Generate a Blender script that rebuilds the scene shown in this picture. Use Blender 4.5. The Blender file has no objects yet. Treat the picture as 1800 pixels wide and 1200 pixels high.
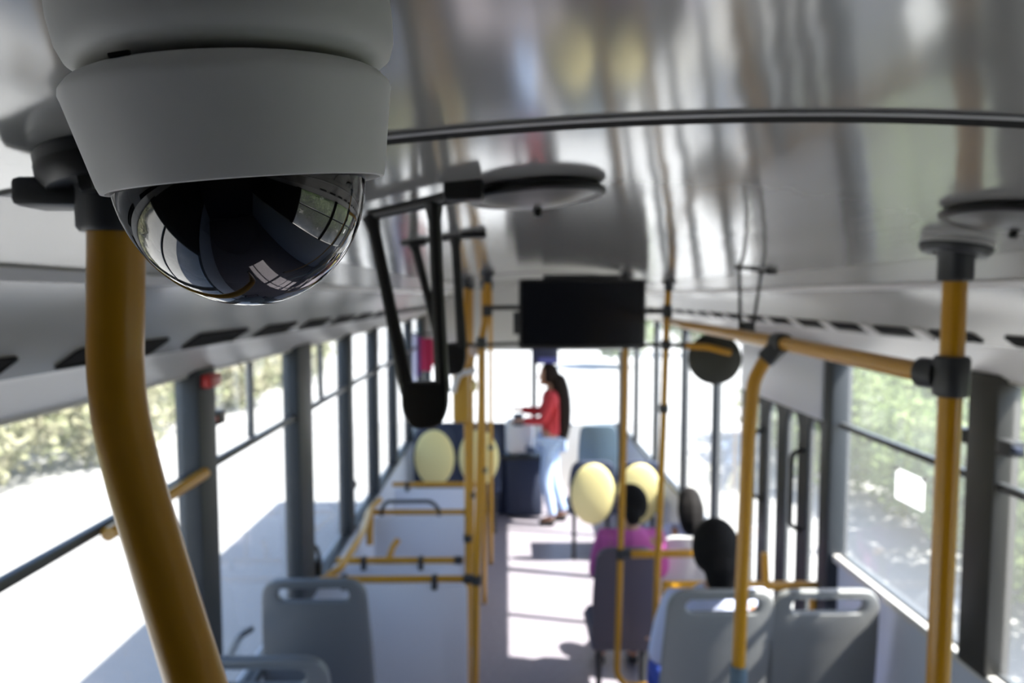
import bpy, bmesh, math, random
from mathutils import Vector, Matrix
import numpy as np

R = math.radians
SC = bpy.context.scene
COL = SC.collection
random.seed(7)
rng = np.random.default_rng(7)

# ------------------------------------------------------------------ camera, sky, sun, exposure
CAM_Z = 2.37
YAW, PITCH, F = R(-0.48), R(3.81), 1200.0
cd = bpy.data.cameras.new('camera'); cam = bpy.data.objects.new('camera', cd); COL.objects.link(cam)
cam.location = (0, 0, CAM_Z); cam.rotation_euler = (math.pi / 2 - PITCH, 0, YAW)
cd.sensor_width = 36; cd.lens = 36 * F / 1800; cd.clip_start = 0.02; cd.clip_end = 400
cd.dof.use_dof = True; cd.dof.focus_distance = 0.235; cd.dof.aperture_fstop = 10.5
SC.camera = cam

w = bpy.data.worlds.new('sky'); SC.world = w; w.use_nodes = True
nt = w.node_tree
sky = nt.nodes.new('ShaderNodeTexSky'); sky.sky_type = 'NISHITA'; sky.sun_disc = False
SUN_DIR = Vector((-0.69, 0.16, -1.0)).normalized()          # the way the sunlight travels
sky.sun_elevation = math.asin(-SUN_DIR.z); sky.sun_rotation = math.atan2(-SUN_DIR.x, -SUN_DIR.y)
sky.air_density = 1.0; sky.dust_density = 1.5; sky.ozone_density = 1.0
nt.links.new(sky.outputs[0], nt.nodes['Background'].inputs[0])
nt.nodes['Background'].inputs[1].default_value = 0.66

sd = bpy.data.lights.new('sun', 'SUN'); sd.energy = 26.0; sd.angle = R(0.6); sd.color = (1, 0.95, 0.87)
so = bpy.data.objects.new('sun', sd); COL.objects.link(so)
so.rotation_euler = SUN_DIR.to_track_quat('-Z', 'Y').to_euler(); so.location = (5, 2, 12)

vs = SC.view_settings
SC.display_settings.display_device = 'sRGB'
vs.view_transform = 'Standard'; vs.look = 'None'; vs.gamma = 1.0; vs.use_curve_mapping = False
vs.exposure = 0.0
SC.cycles.max_bounces = 10; SC.cycles.transparent_max_bounces = 16; SC.cycles.diffuse_bounces = 5; SC.cycles.glossy_bounces = 5
SC.cycles.sample_clamp_indirect = 8.0

# ------------------------------------------------------------------ helpers
_up = Vector((0, math.sin(PITCH), math.cos(PITCH))); _fw = Vector((0, math.cos(PITCH), -math.sin(PITCH)))
_rz = Matrix.Rotation(YAW, 3, 'Z'); _rt = _rz @ Vector((1, 0, 0)); _up = _rz @ _up; _fw = _rz @ _fw

def P(x, y, D):
    """world point seen at photo pixel x, y that stands D metres ahead along the bus"""
    d = _rt * ((x - 900) / F) - _up * ((y - 600) / F) + _fw
    return Vector((0, 0, CAM_Z)) + d * (D / d.y)

MATS = {}
def mat(name, rgb, rough=0.5, metal=0.0, ior=1.5, bump=None, noise=None, coat=0.0, trans=0.0, spec=0.5):
    if name in MATS: return MATS[name]
    m = bpy.data.materials.new(name); m.use_nodes = True; t = m.node_tree
    b = t.nodes['Principled BSDF']
    b.inputs['Base Color'].default_value = (*rgb, 1); b.inputs['Roughness'].default_value = rough
    b.inputs['Metallic'].default_value = metal; b.inputs['IOR'].default_value = ior
    b.inputs['Coat Weight'].default_value = coat; b.inputs['Coat Roughness'].default_value = 0.05
    b.inputs['Specular IOR Level'].default_value = spec
    tc = t.nodes.new('ShaderNodeTexCoord')
    if noise:
        sc_, amt = noise
        n = t.nodes.new('ShaderNodeTexNoise'); n.inputs['Scale'].default_value = sc_; n.inputs['Detail'].default_value = 4
        t.links.new(tc.outputs['Object'], n.inputs['Vector'])
        r = t.nodes.new('ShaderNodeValToRGB')
        r.color_ramp.elements[0].position = 0.3; r.color_ramp.elements[1].position = 0.7
        r.color_ramp.elements[0].color = (*[max(0, c * (1 - amt)) for c in rgb], 1)
        r.color_ramp.elements[1].color = (*[min(1, c * (1 + amt)) for c in rgb], 1)
        t.links.new(n.outputs['Fac'], r.inputs['Fac']); t.links.new(r.outputs['Color'], b.inputs['Base Color'])
    if bump:
        scale, strength, dist = bump
        n = t.nodes.new('ShaderNodeTexNoise'); n.inputs['Detail'].default_value = 2; n.inputs['Scale'].default_value = 1
        mp = t.nodes.new('ShaderNodeMapping'); mp.inputs['Scale'].default_value = scale if isinstance(scale, tuple) else (scale,) * 3
        t.links.new(tc.outputs['Object'], mp.inputs['Vector']); t.links.new(mp.outputs['Vector'], n.inputs['Vector'])
        bp = t.nodes.new('ShaderNodeBump'); bp.inputs['Strength'].default_value = strength; bp.inputs['Distance'].default_value = dist
        t.links.new(n.outputs['Fac'], bp.inputs['Height']); t.links.new(bp.outputs['Normal'], b.inputs['Normal'])
    MATS[name] = m
    return m

def glass_mat(name, tint, refl=0.04, k=0.6, p=4.0, rough=0.0, scatter=0.0):
    if name in MATS: return MATS[name]
    m = bpy.data.materials.new(name); m.use_nodes = True; t = m.node_tree; t.nodes.clear()
    o = t.nodes.new('ShaderNodeOutputMaterial'); mx = t.nodes.new('ShaderNodeMixShader')
    tr = t.nodes.new('ShaderNodeBsdfTransparent'); tr.inputs[0].default_value = (*tint, 1)
    gl = t.nodes.new('ShaderNodeBsdfGlossy'); gl.inputs['Roughness'].default_value = rough
    lw = t.nodes.new('ShaderNodeLayerWeight'); lw.inputs[0].default_value = 0.5
    pw = t.nodes.new('ShaderNodeMath'); pw.operation = 'POWER'; pw.inputs[1].default_value = p
    ma = t.nodes.new('ShaderNodeMath'); ma.operation = 'MULTIPLY_ADD'; ma.inputs[1].default_value = k; ma.inputs[2].default_value = refl
    t.links.new(lw.outputs['Facing'], pw.inputs[0]); t.links.new(pw.outputs[0], ma.inputs[0]); t.links.new(ma.outputs[0], mx.inputs[0])
    t.links.new(tr.outputs[0], mx.inputs[1]); t.links.new(gl.outputs[0], mx.inputs[2]); t.links.new(mx.outputs[0], o.inputs[0])
    if scatter:
        m2 = t.nodes.new('ShaderNodeMixShader'); m2.inputs[0].default_value = scatter
        tl = t.nodes.new('ShaderNodeBsdfTranslucent'); tl.inputs[0].default_value = (.9, .9, .9, 1)
        t.links.new(mx.outputs[0], m2.inputs[1]); t.links.new(tl.outputs[0], m2.inputs[2]); t.links.new(m2.outputs[0], o.inputs[0])
    MATS[name] = m
    return m

OFF = {}
def link(o, parent=None):
    COL.objects.link(o)
    if parent: o.parent = parent
    return o

def mesh_of(bm, name, smooth=True):
    me = bpy.data.meshes.new(name); bm.to_mesh(me); bm.free()
    return me

def part(name, geo, m, parent=None, local=False, angle=40, label=None):
    """one mesh object; geometry in world coordinates unless local"""
    me = geo if isinstance(geo, bpy.types.Mesh) else mesh_of(geo, name)
    me.name = name
    if parent is not None and not local:
        off = OFF.get(parent.name, Vector((0, 0, 0)))
        if off.length > 0: me.transform(Matrix.Translation(-off))
    me.materials.clear(); me.materials.append(m)
    for p in me.polygons: p.use_smooth = True
    me.set_sharp_from_angle(angle=R(angle))
    o = bpy.data.objects.new(name, me); link(o, parent)
    if parent is not None: OFF[o.name] = OFF.get(parent.name, Vector((0, 0, 0)))
    if label: o['label'] = label
    return o

def tag(o, label, cat, group=None):
    o['label'] = label; o['category'] = cat
    if group: o['group'] = group
    return o

def thing(name, label, cat, loc=(0, 0, 0), rz=0, group=None):
    o = bpy.data.objects.new(name, None); COL.objects.link(o); o.empty_display_size = 0.05
    o.location = loc; o.rotation_euler = (0, 0, rz); OFF[o.name] = Vector(loc)
    return tag(o, label, cat, group)

def struct(name, geo=None, m=None, parent=None, loc=(0, 0, 0)):
    if geo is None:
        o = bpy.data.objects.new(name, None); link(o, parent); o.location = loc; OFF[o.name] = Vector(loc)
    else:
        o = part(name, geo, m, parent)
    o['kind'] = 'structure'
    return o

def copy_tree(o, parent=None):
    c = o.copy(); COL.objects.link(c); c.parent = parent
    OFF[c.name] = Vector((0, 0, 0))
    for ch in list(o.children): copy_tree(ch, c)
    return c

def box(lo, hi, bev=0.0, seg=2):
    bm = bmesh.new(); bmesh.ops.create_cube(bm, size=1)
    lo, hi = Vector(lo), Vector(hi); c = (lo + hi) / 2; s = hi - lo
    for v in bm.verts: v.co = Vector((v.co.x * s.x, v.co.y * s.y, v.co.z * s.z)) + c
    if bev: bmesh.ops.bevel(bm, geom=bm.edges[:], offset=bev, segments=seg, affect='EDGES', profile=0.5)
    return bm

def xf(bm, M):
    bmesh.ops.transform(bm, matrix=M, verts=bm.verts); return bm

def join(*bms):
    out = bmesh.new()
    for b in bms:
        me = bpy.data.meshes.new('t'); b.to_mesh(me); b.free(); out.from_mesh(me); bpy.data.meshes.remove(me)
    return out

def fillet(pts, rad, n=6):
    pts = [Vector(p) for p in pts]; out = [pts[0]]
    for i in range(1, len(pts) - 1):
        a, b, c = pts[i - 1], pts[i], pts[i + 1]
        r = min(rad, (a - b).length * 0.45, (c - b).length * 0.45)
        p0 = b + (a - b).normalized() * r; p1 = b + (c - b).normalized() * r
        for k in range(n + 1):
            t = k / n; out.append((1 - t) ** 2 * p0 + 2 * t * (1 - t) * b + t * t * p1)
    out.append(pts[-1]); return out

def tube(pts, r, seg=16, rad=0.0, flat=None):
    """swept round bar; r a number or one per point; flat=(a,b) gives an elliptic section"""
    pts = fillet(pts, rad) if rad else [Vector(p) for p in pts]
    n = len(pts); rs = [r] * n if not isinstance(r, (list, tuple)) else list(r)
    if len(rs) != n: rs = list(np.interp(np.linspace(0, 1, n), np.linspace(0, 1, len(rs)), rs))
    bm = bmesh.new(); rings = []
    t0 = (pts[1] - pts[0]).normalized()
    nrm = t0.orthogonal().normalized()
    if flat:
        ref = Vector(flat[2]); nrm = (ref - t0 * ref.dot(t0)).normalized()
    prev = t0
    for i, p in enumerate(pts):
        t = (pts[min(i + 1, n - 1)] - pts[max(i - 1, 0)]).normalized()
        q = prev.rotation_difference(t); nrm = (q @ nrm).normalized(); prev = t
        b = t.cross(nrm).normalized()
        fa, fb = (flat[0], flat[1]) if flat else (1, 1)
        rings.append([bm.verts.new(p + (nrm * math.cos(2 * math.pi * k / seg) * fa + b * math.sin(2 * math.pi * k / seg) * fb) * rs[i]) for k in range(seg)])
    for a, b in zip(rings, rings[1:]):
        for k in range(seg): bm.faces.new((a[k], a[(k + 1) % seg], b[(k + 1) % seg], b[k]))
    bm.faces.new(rings[0][::-1]); bm.faces.new(rings[-1])
    return bm

def lathe(prof, seg=64, M=None):
    """profile of (radius, z) turned about z"""
    bm = bmesh.new(); rings = []
    for r, z in prof:
        if r < 1e-6: rings.append([bm.verts.new((0, 0, z))])
        else: rings.append([bm.verts.new((r * math.cos(2 * math.pi * k / seg), r * math.sin(2 * math.pi * k / seg), z)) for k in range(seg)])
    for a, b in zip(rings, rings[1:]):
        for k in range(seg):
            k2 = (k + 1) % seg
            if len(a) == 1 and len(b) == 1: continue
            if len(a) == 1: bm.faces.new((a[0], b[k2], b[k]))
            elif len(b) == 1: bm.faces.new((a[k], a[k2], b[0]))
            else: bm.faces.new((a[k], a[k2], b[k2], b[k]))
    bmesh.ops.recalc_face_normals(bm, faces=bm.faces)
    return xf(bm, M) if M is not None else bm

def frame_at(origin, z_axis, x_hint=(1, 0, 0)):
    z = Vector(z_axis).normalized(); x = Vector(x_hint); x = (x - z * x.dot(z)).normalized(); y = z.cross(x)
    M = Matrix((x, y, z)).transposed().to_4x4(); M.translation = Vector(origin); return M

def rrect(x0, y0, x1, y1, r, n=6):
    r = min(r, (x1 - x0) / 2 - 1e-5, (y1 - y0) / 2 - 1e-5); out = []
    for cx, cy, a0 in ((x1 - r, y0 + r, -90), (x1 - r, y1 - r, 0), (x0 + r, y1 - r, 90), (x0 + r, y0 + r, 180)):
        for k in range(n + 1):
            a = R(a0 + 90 * k / n); out.append((cx + r * math.cos(a), cy + r * math.sin(a)))
    return out

def round_poly(pts, rad, n=6):
    pts3 = [Vector((p[0], p[1], 0)) for p in pts]; out = []; N = len(pts3)
    for i in range(N):
        a, b, c = pts3[i - 1], pts3[i], pts3[(i + 1) % N]
        rr = rad[i] if isinstance(rad, (list, tuple)) else rad
        r = min(rr, (a - b).length * 0.48, (c - b).length * 0.48)
        p0 = b + (a - b).normalized() * r; p1 = b + (c - b).normalized() * r
        for k in range(n + 1):
            t = k / n; q = (1 - t) ** 2 * p0 + 2 * t * (1 - t) * b + t * t * p1; out.append((q.x, q.y))
    return out

def plate(outline, holes=(), thick=0.02, bev=0.0, M=None):
    """flat plate with holes, in XY, thickness along Z"""
    cu = bpy.data.curves.new('t', 'CURVE'); cu.dimensions = '2D'; cu.fill_mode = 'BOTH'
    cu.extrude = max(thick / 2 - bev, 1e-4); cu.bevel_depth = bev; cu.bevel_resolution = 2
    if bev: cu.offset = -bev
    for poly in (outline, *holes):
        sp = cu.splines.new('POLY'); sp.points.add(len(poly) - 1); sp.use_cyclic_u = True
        for p, q in zip(sp.points, poly): p.co = (q[0], q[1], 0, 1)
    ob = bpy.data.objects.new('t', cu); COL.objects.link(ob)
    dg = bpy.context.evaluated_depsgraph_get(); dg.update()
    me = bpy.data.meshes.new_from_object(ob.evaluated_get(dg))
    bpy.data.objects.remove(ob); bpy.data.curves.remove(cu)
    bm = bmesh.new(); bm.from_mesh(me); bpy.data.meshes.remove(me)
    bmesh.ops.remove_doubles(bm, verts=bm.verts, dist=1e-5)
    return xf(bm, M) if M is not None else bm

def extrude_profile(prof, y0, y1, closed=True):
    """closed XZ polygon swept along Y"""
    bm = bmesh.new()
    a = [bm.verts.new((p[0], y0, p[1])) for p in prof]; b = [bm.verts.new((p[0], y1, p[1])) for p in prof]
    n = len(prof)
    for k in range(n): bm.faces.new((a[k], a[(k + 1) % n], b[(k + 1) % n], b[k]))
    bm.faces.new(a[::-1]); bm.faces.new(b)
    bmesh.ops.recalc_face_normals(bm, faces=bm.faces)
    return bm

def eval_mods(me, mods):
    ob = bpy.data.objects.new('t', me); COL.objects.link(ob)
    for typ, kw in mods:
        md = ob.modifiers.new(typ, typ)
        for k, v in kw.items(): setattr(md, k, v)
    dg = bpy.context.evaluated_depsgraph_get(); dg.update()
    out = bpy.data.meshes.new_from_object(ob.evaluated_get(dg)); bpy.data.objects.remove(ob)
    return out

def skin(nodes, edges, sub=1):
    """nodes [(co, r)], grown into one tapering surface"""
    me = bpy.data.meshes.new('t'); me.from_pydata([tuple(n[0]) for n in nodes], edges, [])
    ob = bpy.data.objects.new('t', me); COL.objects.link(ob)
    ob.modifiers.new('s', 'SKIN'); s = ob.modifiers.new('u', 'SUBSURF'); s.levels = sub; s.render_levels = sub
    for i, v in enumerate(me.skin_vertices[0].data):
        v.radius = (nodes[i][1],) * 2 if not isinstance(nodes[i][1], tuple) else nodes[i][1]; v.use_root = (i == 0)
    dg = bpy.context.evaluated_depsgraph_get(); dg.update()
    out = bpy.data.meshes.new_from_object(ob.evaluated_get(dg)); bpy.data.objects.remove(ob); bpy.data.meshes.remove(me)
    bm = bmesh.new(); bm.from_mesh(out); bpy.data.meshes.remove(out)
    return bm

def remesh(bm, vox=0.008):
    me = bpy.data.meshes.new('t'); bm.to_mesh(me); bm.free()
    return eval_mods(me, [('REMESH', dict(mode='VOXEL', voxel_size=vox)), ('SMOOTH', dict(factor=0.5, iterations=3))])

def ellipsoid(c, r, M=None, u=24, v=16):
    bm = bmesh.new(); bmesh.ops.create_uvsphere(bm, u_segments=u, v_segments=v, radius=1)
    for q in bm.verts: q.co = Vector((q.co.x * r[0], q.co.y * r[1], q.co.z * r[2])) + Vector(c)
    return xf(bm, M) if M is not None else bm

# ------------------------------------------------------------------ materials
m_ceil = mat('glossy_ceiling_laminate', (0.42, 0.415, 0.395), 0.12, 0.25, 1.9, bump=((9, 0.7, 1), 0.10, 0.012))
m_cove = mat('glossy_cove_laminate', (0.36, 0.35, 0.325), 0.22, 0.05, 1.5, bump=((3, 1.2, 6), 0.12, 0.012))
m_ledge = mat('pale_ledge_plastic', (0.60, 0.59, 0.57), 0.35)
m_joint = mat('black_joint_rubber', (0.012, 0.012, 0.012), 0.8, spec=.1)
m_wall = mat('pale_grey_wall_laminate', (0.56, 0.60, 0.68), 0.4)
m_pillar = mat('charcoal_window_pillar', (0.022, 0.028, 0.035), 0.5)
m_pillar_w = mat('warm_charcoal_window_pillar', (0.030, 0.029, 0.025), 0.5)
m_rail = mat('dark_window_rail', (0.05, 0.055, 0.06), 0.4)
m_floor = mat('grey_vinyl_floor', (0.24, 0.22, 0.25), 0.4, noise=(30, 0.12))
m_yel = mat('yellow_painted_tube', (0.50, 0.245, 0.009), 0.28, coat=0.2)
m_blk = mat('black_plastic', (0.012, 0.012, 0.012), 0.4)
m_blk2 = mat('charcoal_plastic', (0.03, 0.032, 0.035), 0.45)
m_grey = mat('mid_grey_plastic', (0.30, 0.30, 0.30), 0.45)
m_lgrey = mat('light_grey_plastic', (0.55, 0.55, 0.54), 0.45)
m_white = mat('white_laminate', (0.74, 0.77, 0.84), 0.35)
m_camw = mat('off_white_camera_plastic', (0.76, 0.76, 0.735), 0.42, noise=(14, 0.04), bump=(260, 0.05, 0.0005))
m_camd = mat('grey_mount_plastic', (0.68, 0.68, 0.65), 0.5, bump=(260, 0.05, 0.0005))
m_dome = glass_mat('smoked_dome', (0.10, 0.11, 0.12), 0.10, 0.85, 3.0, 0.008)
m_lens = mat('black_lens_glass', (0.01, 0.01, 0.012), 0.06)
m_glass = glass_mat('window_glass', (0.95, 0.965, 0.97), 0.02, 0.4, 4.0, scatter=0.03)  # pale translucent share in the panes stands in for haze and glare
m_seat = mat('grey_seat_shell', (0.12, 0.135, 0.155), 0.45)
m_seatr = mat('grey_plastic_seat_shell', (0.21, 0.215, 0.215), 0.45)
m_navy = mat('dark_navy_moquette', (0.03, 0.04, 0.075), 0.8)
m_blues = mat('blue_grey_seat_shell', (0.10, 0.15, 0.20), 0.5)
m_cream = mat('cream_yellow_vinyl', (0.80, 0.70, 0.32), 0.5)
m_screen = mat('black_screen_glass', (0.006, 0.007, 0.010), 0.18)
m_red = mat('red_plastic', (0.55, 0.03, 0.03), 0.4)
m_steel = mat('brushed_steel', (0.13, 0.13, 0.125), 0.32, 0.0)
m_skin = mat('skin_tone', (0.42, 0.22, 0.14), 0.5)
m_hair = mat('black_hair', (0.010, 0.009, 0.009), 0.8, spec=.15, bump=((120, 120, 6), 0.4, 0.002))
m_ground = mat('pale_concrete_ground', (0.29, 0.287, 0.28), 0.9, noise=(0.8, 0.06))

# ------------------------------------------------------------------ bus shell
BX, HALF = 0.23, 1.20                      # bus centre line, half width inside
XL, XR = BX - HALF, BX + HALF              # -0.97, 1.43
Y0, Y1 = -2.6, 8.3
H = CAM_Z
Z_TOP, Z_RAIL = H - 0.243, H - 0.545       # window head and transom
SILL_L, SILL_R = 0.92, 1.25
def ceil_z(X): return H + 0.13 - 0.17 * (X - BX) ** 2

struct('floor', box((XL - .05, Y0, -0.12), (XR + .05, Y1 + .1, 0)), m_floor)

# arched ceiling of panels with a dark rubber joint between them
ceiling = struct('ceiling')
GLOSS = 0.585
def ceil_profile(up, lo_extra=0.0, n=40, a=-GLOSS, b=GLOSS):
    xs = [BX + a + (b - a) * k / n for k in range(n + 1)]
    low = [(x, ceil_z(x) + lo_extra) for x in xs]; hi = [(x, ceil_z(x) + up) for x in reversed(xs)]
    return low + hi
seams = [Y0, 0.505, 3.75, 6.2, Y1]
for sx in (-1, 1):
    lo_, hi_ = sorted((sx * (GLOSS + .004), sx * .77))
    part('side_panel', extrude_profile(ceil_profile(.02, 0, 12, lo_, hi_), Y0, Y1), m_cove, ceiling)
    lo_, hi_ = sorted((sx * (GLOSS - .002), sx * (GLOSS + .006)))
    part('edge_strip', extrude_profile(ceil_profile(.016, .002, 2, lo_, hi_), Y0, Y1), m_grey, ceiling)
for a, b in zip(seams, seams[1:]):
    part('ceiling_panel', extrude_profile(ceil_profile(0.02), a + 0.0102, b - 0.0102), m_ceil, ceiling)
for s in seams[1:-1]:
    part('joint_strip', extrude_profile(ceil_profile(0.016, -0.0015), s - 0.010, s + 0.010), m_joint, ceiling)
    # a slim pale edge bead on the rear panel
part('edge_bead', extrude_profile(ceil_profile(0.004, -0.002), 0.486, 0.4948), m_grey, ceiling)

# roof shell over it all
rp = []
for k in range(25):
    a = math.pi * k / 24
    rp.append((BX - 1.24 * math.copysign(abs(math.cos(a)) ** 0.35, math.cos(a)), 2.42 + 0.24 * math.sin(a) ** 0.6))
rp += [(XR, 2.42), (XR, 2.40), (XL, 2.40), (XL, 2.42)]
struct('roof', box((XL - .03, Y0 - .05, 2.52), (XR + .03, Y1 + .15, 2.60), 0.03), m_lgrey)

# cove panels, ledges and their vents
def cove(side, nm):
    s = -1 if side == 'left' else 1
    X = lambda d: BX + s * d
    c = struct(nm)
    def strip(pts, th, name, m, y0=Y0, y1=Y1):
        n = len(pts); outer = []
        for i, (x, z) in enumerate(pts):
            a = Vector(pts[max(i - 1, 0)]); b = Vector(pts[min(i + 1, n - 1)]); d = (b - a).normalized()
            nn = Vector((-d.y, d.x));
            if nn.y < 0: nn = -nn
            outer.append((x + nn.x * th, z + nn.y * th))
        return part(name, extrude_profile([*pts, *reversed(outer)], y0, y1), m, c)
    strip([(X(.765), H + .026), (X(.80), H + .014), (X(.86), H - .018), (X(.90), H - .045), (X(.945), H - .078)], .01, 'cove_panel', m_cove)
    strip([(X(.755), H + .030), (X(.775), H + .016)], .006, 'edge_strip', m_ledge)
    strip([(X(.945), H - .078), (X(1.02), H - .132)], .01, 'vent_panel', m_cove)
    strip([(X(1.02), H - .132), (X(1.045), H - .142), (X(1.20), H - .243), (X(1.22), H - .255)], .012, 'ledge_panel', m_ledge)
    # vents
    d = Vector((s * .075, 0, -.054)).normalized(); nn = Vector((-s * .054, 0, -.075)).normalized()
    mid = Vector((X(.985), 0, H - .107))
    vh = .030 if s < 0 else .021
    if s < 0: ys = [(y, .32) for y in np.arange(1.33 - .46 * 3, 8.0, .46)]
    else: ys = [(y, .19) for y in np.arange(0.36, 8.0, .295)]
    for y, ln in ys:
        M = Matrix((Vector((0, 1, 0)), d, nn)).transposed().to_4x4(); M.translation = mid + Vector((0, y, 0)) + nn * .0015
        v = part('vent', plate(rrect(-ln / 2, -vh, ln / 2, vh, .012), [rrect(-ln / 2 + .006, -vh + .005, ln / 2 - .006, vh - .005, .009)], .005, 0, M), m_joint, c)
        part('vent_slot', plate(rrect(-ln / 2 + .005, -vh + .004, ln / 2 - .005, vh - .004, .009), (), .002, 0, M), m_joint, v)
        if s > 0 and 1.7 < y < 4:
            M2 = M.copy(); M2.translation = mid + Vector((0, y + .147, .0)) + nn * .003 + d * .002
            part('vent_flap', plate(rrect(-.028, -.026, .028, .03, .006), (), .006, .0015, M2), m_ledge, c)
    return c
cove('left', 'trim_1'); cove('right', 'trim_2')

# side walls: panel below the sill, head above, pillars between windows
def side_wall(nm, X, s, sill, y0, y1, extra=None):
    wl = struct(nm)
    part('lower_panel', box((min(X, X + s * .05), y0, 0.0), (max(X, X + s * .05), y1, sill)), m_wall, wl)
    part('sill', box((X - .028 if s > 0 else X - .03, y0, sill - .02), (X + .03 if s > 0 else X + .028, y1, sill + .012), .006), m_rail if s < 0 else m_ledge, wl)
    part('head_panel', box((min(X - s * .005, X + s * .05), Y0, Z_TOP - .005), (max(X - s * .005, X + s * .05), Y1, 2.54)), m_ledge, wl)
    return wl
wl = side_wall('wall_left', XL, -1, SILL_L, Y0, Y1)
wr = side_wall('wall_right', XR, 1, SILL_R, Y0, 2.86)
part('lower_panel', box((XR, 4.02, 0), (XR + .05, Y1, 0.75)), m_wall, wr)
part('sill', box((XR - .025, 4.02, .73), (XR + .03, Y1, .765), .006), m_rail, wr)

def pillar(X, s, y, wdt, dep, z0, m, par, nm='pillar'):
    return part(nm, box((min(X + s * .04, X - s * dep), y - wdt / 2, z0), (max(X + s * .04, X - s * dep), y + wdt / 2, Z_TOP + .02), .008), m, par)

left_pillars = [(-1.9, .12), (-.15, .12), (1.12, .12), (2.13, .13), (3.17, .22), (4.10, .11), (4.95, .10), (5.80, .10), (6.75, .10), (7.7, .10)]
for y, wd in left_pillars: pillar(XL, -1, y, wd, .035, SILL_L, m_pillar, wl)
right_pillars = [(-1.7, .12), (-.3, .12), (.93, .12), (1.975, .125)]
for y, wd in right_pillars: pillar(XR, 1, y, wd, .035, SILL_R, m_pillar_w, wr)
pillar(XR, 1, 2.90, .08, .05, 0.0, m_pillar, wr, 'door_pillar')
pillar(XR, 1, 3.99, .07, .03, 0.0, m_pillar, wr, 'door_pillar')
for y in (4.62, 5.45, 6.5, 7.5): pillar(XR, 1, y, .045, .02, .75, m_pillar, wr)

wn = [0]
def window(X, s, y0, y1, z0, rail=True, divider=None):
    wn[0] += 1
    win = struct('window_%d' % wn[0])
    xm = X + s * .015
    def pane(z_a, z_b): return part('pane', box((xm - .002, y0, z_a), (xm + .002, y1, z_b)), m_glass, win)
    if rail:
        pane(z0, Z_RAIL); pane(Z_RAIL, Z_TOP)
        part('transom', box((X - s * .012 - .012, y0, Z_RAIL - .012), (X - s * .012 + .012, y1, Z_RAIL + .012), .004), m_rail, win)
    else: pane(z0, Z_TOP)
    part('seal', box((xm - .016, y0, z0), (xm + .016, y1, z0 + .018), .004), m_rail, win)
    if divider: part('divider', box((xm - .016, divider - .006, Z_RAIL), (xm + .01, divider + .006, Z_TOP)), m_rail, win)
    return win
lp = [p for p, _ in left_pillars]; lw = [q for _, q in left_pillars]
part('rear_shade_panel', box((XL - .05, Y0, SILL_L), (XL, -.2, Z_TOP)), m_blk2, wl)  # unseen dark panel added in place of rear windows to darken the near end
for i in range(1, len(lp) - 1):
    window(XL, -1, lp[i] + lw[i] / 2, lp[i + 1] - lw[i + 1] / 2, SILL_L, True, {3: 2.62, 4: 3.62}.get(i))
window(XL, -1, lp[-1] + .05, Y1 - .1, SILL_L)
rp_ = [-1.7, -.3, .93, 1.975, 2.90]
part('rear_shade_panel', box((XR, Y0, SILL_R), (XR + .05, -.3, Z_TOP)), m_blk2, wr)  # door side counterpart, out of view, added to cut the window light
for a, b in zip(rp_[1:], rp_[2:]): window(XR, 1, a + .06, b - .055, SILL_R)
fr = [4.0, 4.62, 5.45, 6.5, 7.5, Y1]
for a, b in zip(fr, fr[1:]): window(XR, 1, a + .03, b - .025, .75, False)

# folding door: four leaves with round-topped panes, a white mechanism box above
dr = struct('door_1')
part('header_box', box((XR - .06, 2.94, H - .545), (XR + .05, 3.96, Z_TOP + .01), .012), m_white, dr)
part('header_ledge', box((XR - .085, 2.94, H - .275), (XR - .055, 3.96, Z_TOP + .02), .008), m_ledge, dr)
leaf_w = (3.955 - 2.945) / 4
for k in range(4):
    ya = 2.945 + k * leaf_w; yb = ya + leaf_w - .004
    M = Matrix((Vector((0, 1, 0)), Vector((0, 0, 1)), Vector((1, 0, 0)))).transposed().to_4x4(); M.translation = Vector((XR - .005, 0, 0))
    ins = (.075, .055, .055, .055)[k]
    win_ = rrect(ya + ins, 0.30, yb - .055, H - .565, .072)
    part('door_leaf', plate(rrect(ya, .04, yb, H - .545, .01), [win_], .03, .004, M), m_pillar, dr)
    part('door_pane', plate(win_, (), .004, 0, M), m_glass, dr)
for y in (3.20, 3.70):
    part('door_handle', tube([(XR - .02, y, 1.25), (XR - .07, y, 1.27), (XR - .07, y, 1.62), (XR - .02, y, 1.64)], .012, 10, .03), m_blk, dr)

# front of the bus
wf = struct('wall_front')
part('lower_panel', box((XL - .05, Y1, 0), (XR + .05, Y1 + .06, 0.80)), m_ledge, wf)
part('header_panel', box((XL - .05, Y1 - .55, H - .62), (XR + .05, Y1 + .06, 2.54), .01), m_ledge, wf)
for x in (-.62, .34): part('screen_pillar', box((x - .03, Y1 - .01, .80), (x + .03, Y1 + .05, H - .62), .008), m_pillar if x > 0 else m_white, wf)
for x in (XL, XR): part('corner_post', box((x - .05, Y1 - .06, 0), (x + .05, Y1 + .06, 2.5), .01), m_pillar, wf)
wn[0] += 1
win = struct('window_%d' % wn[0])
for a, b in ((XL + .05, -.65), (-.59, .31), (.37, XR - .05)):
    part('pane', box((a, Y1 + .018, .80), (b, Y1 + .022, H - .62)), m_glass, win)
# rear of the bus, behind the viewer
wb = struct('wall_rear')
part('lower_panel', box((XL - .05, Y0 - .06, 0), (XR + .05, Y0, 1.45)), m_navy, wb)
part('upper_panel', box((XL - .05, Y0 - .06, 1.45), (XR + .05, Y0, 2.54)), m_blk2, wb)
struct('base_skirt', box((XL - .05, Y0 - .06, -.20), (XR + .05, Y1 + .15, -.11)), m_blk2)

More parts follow.
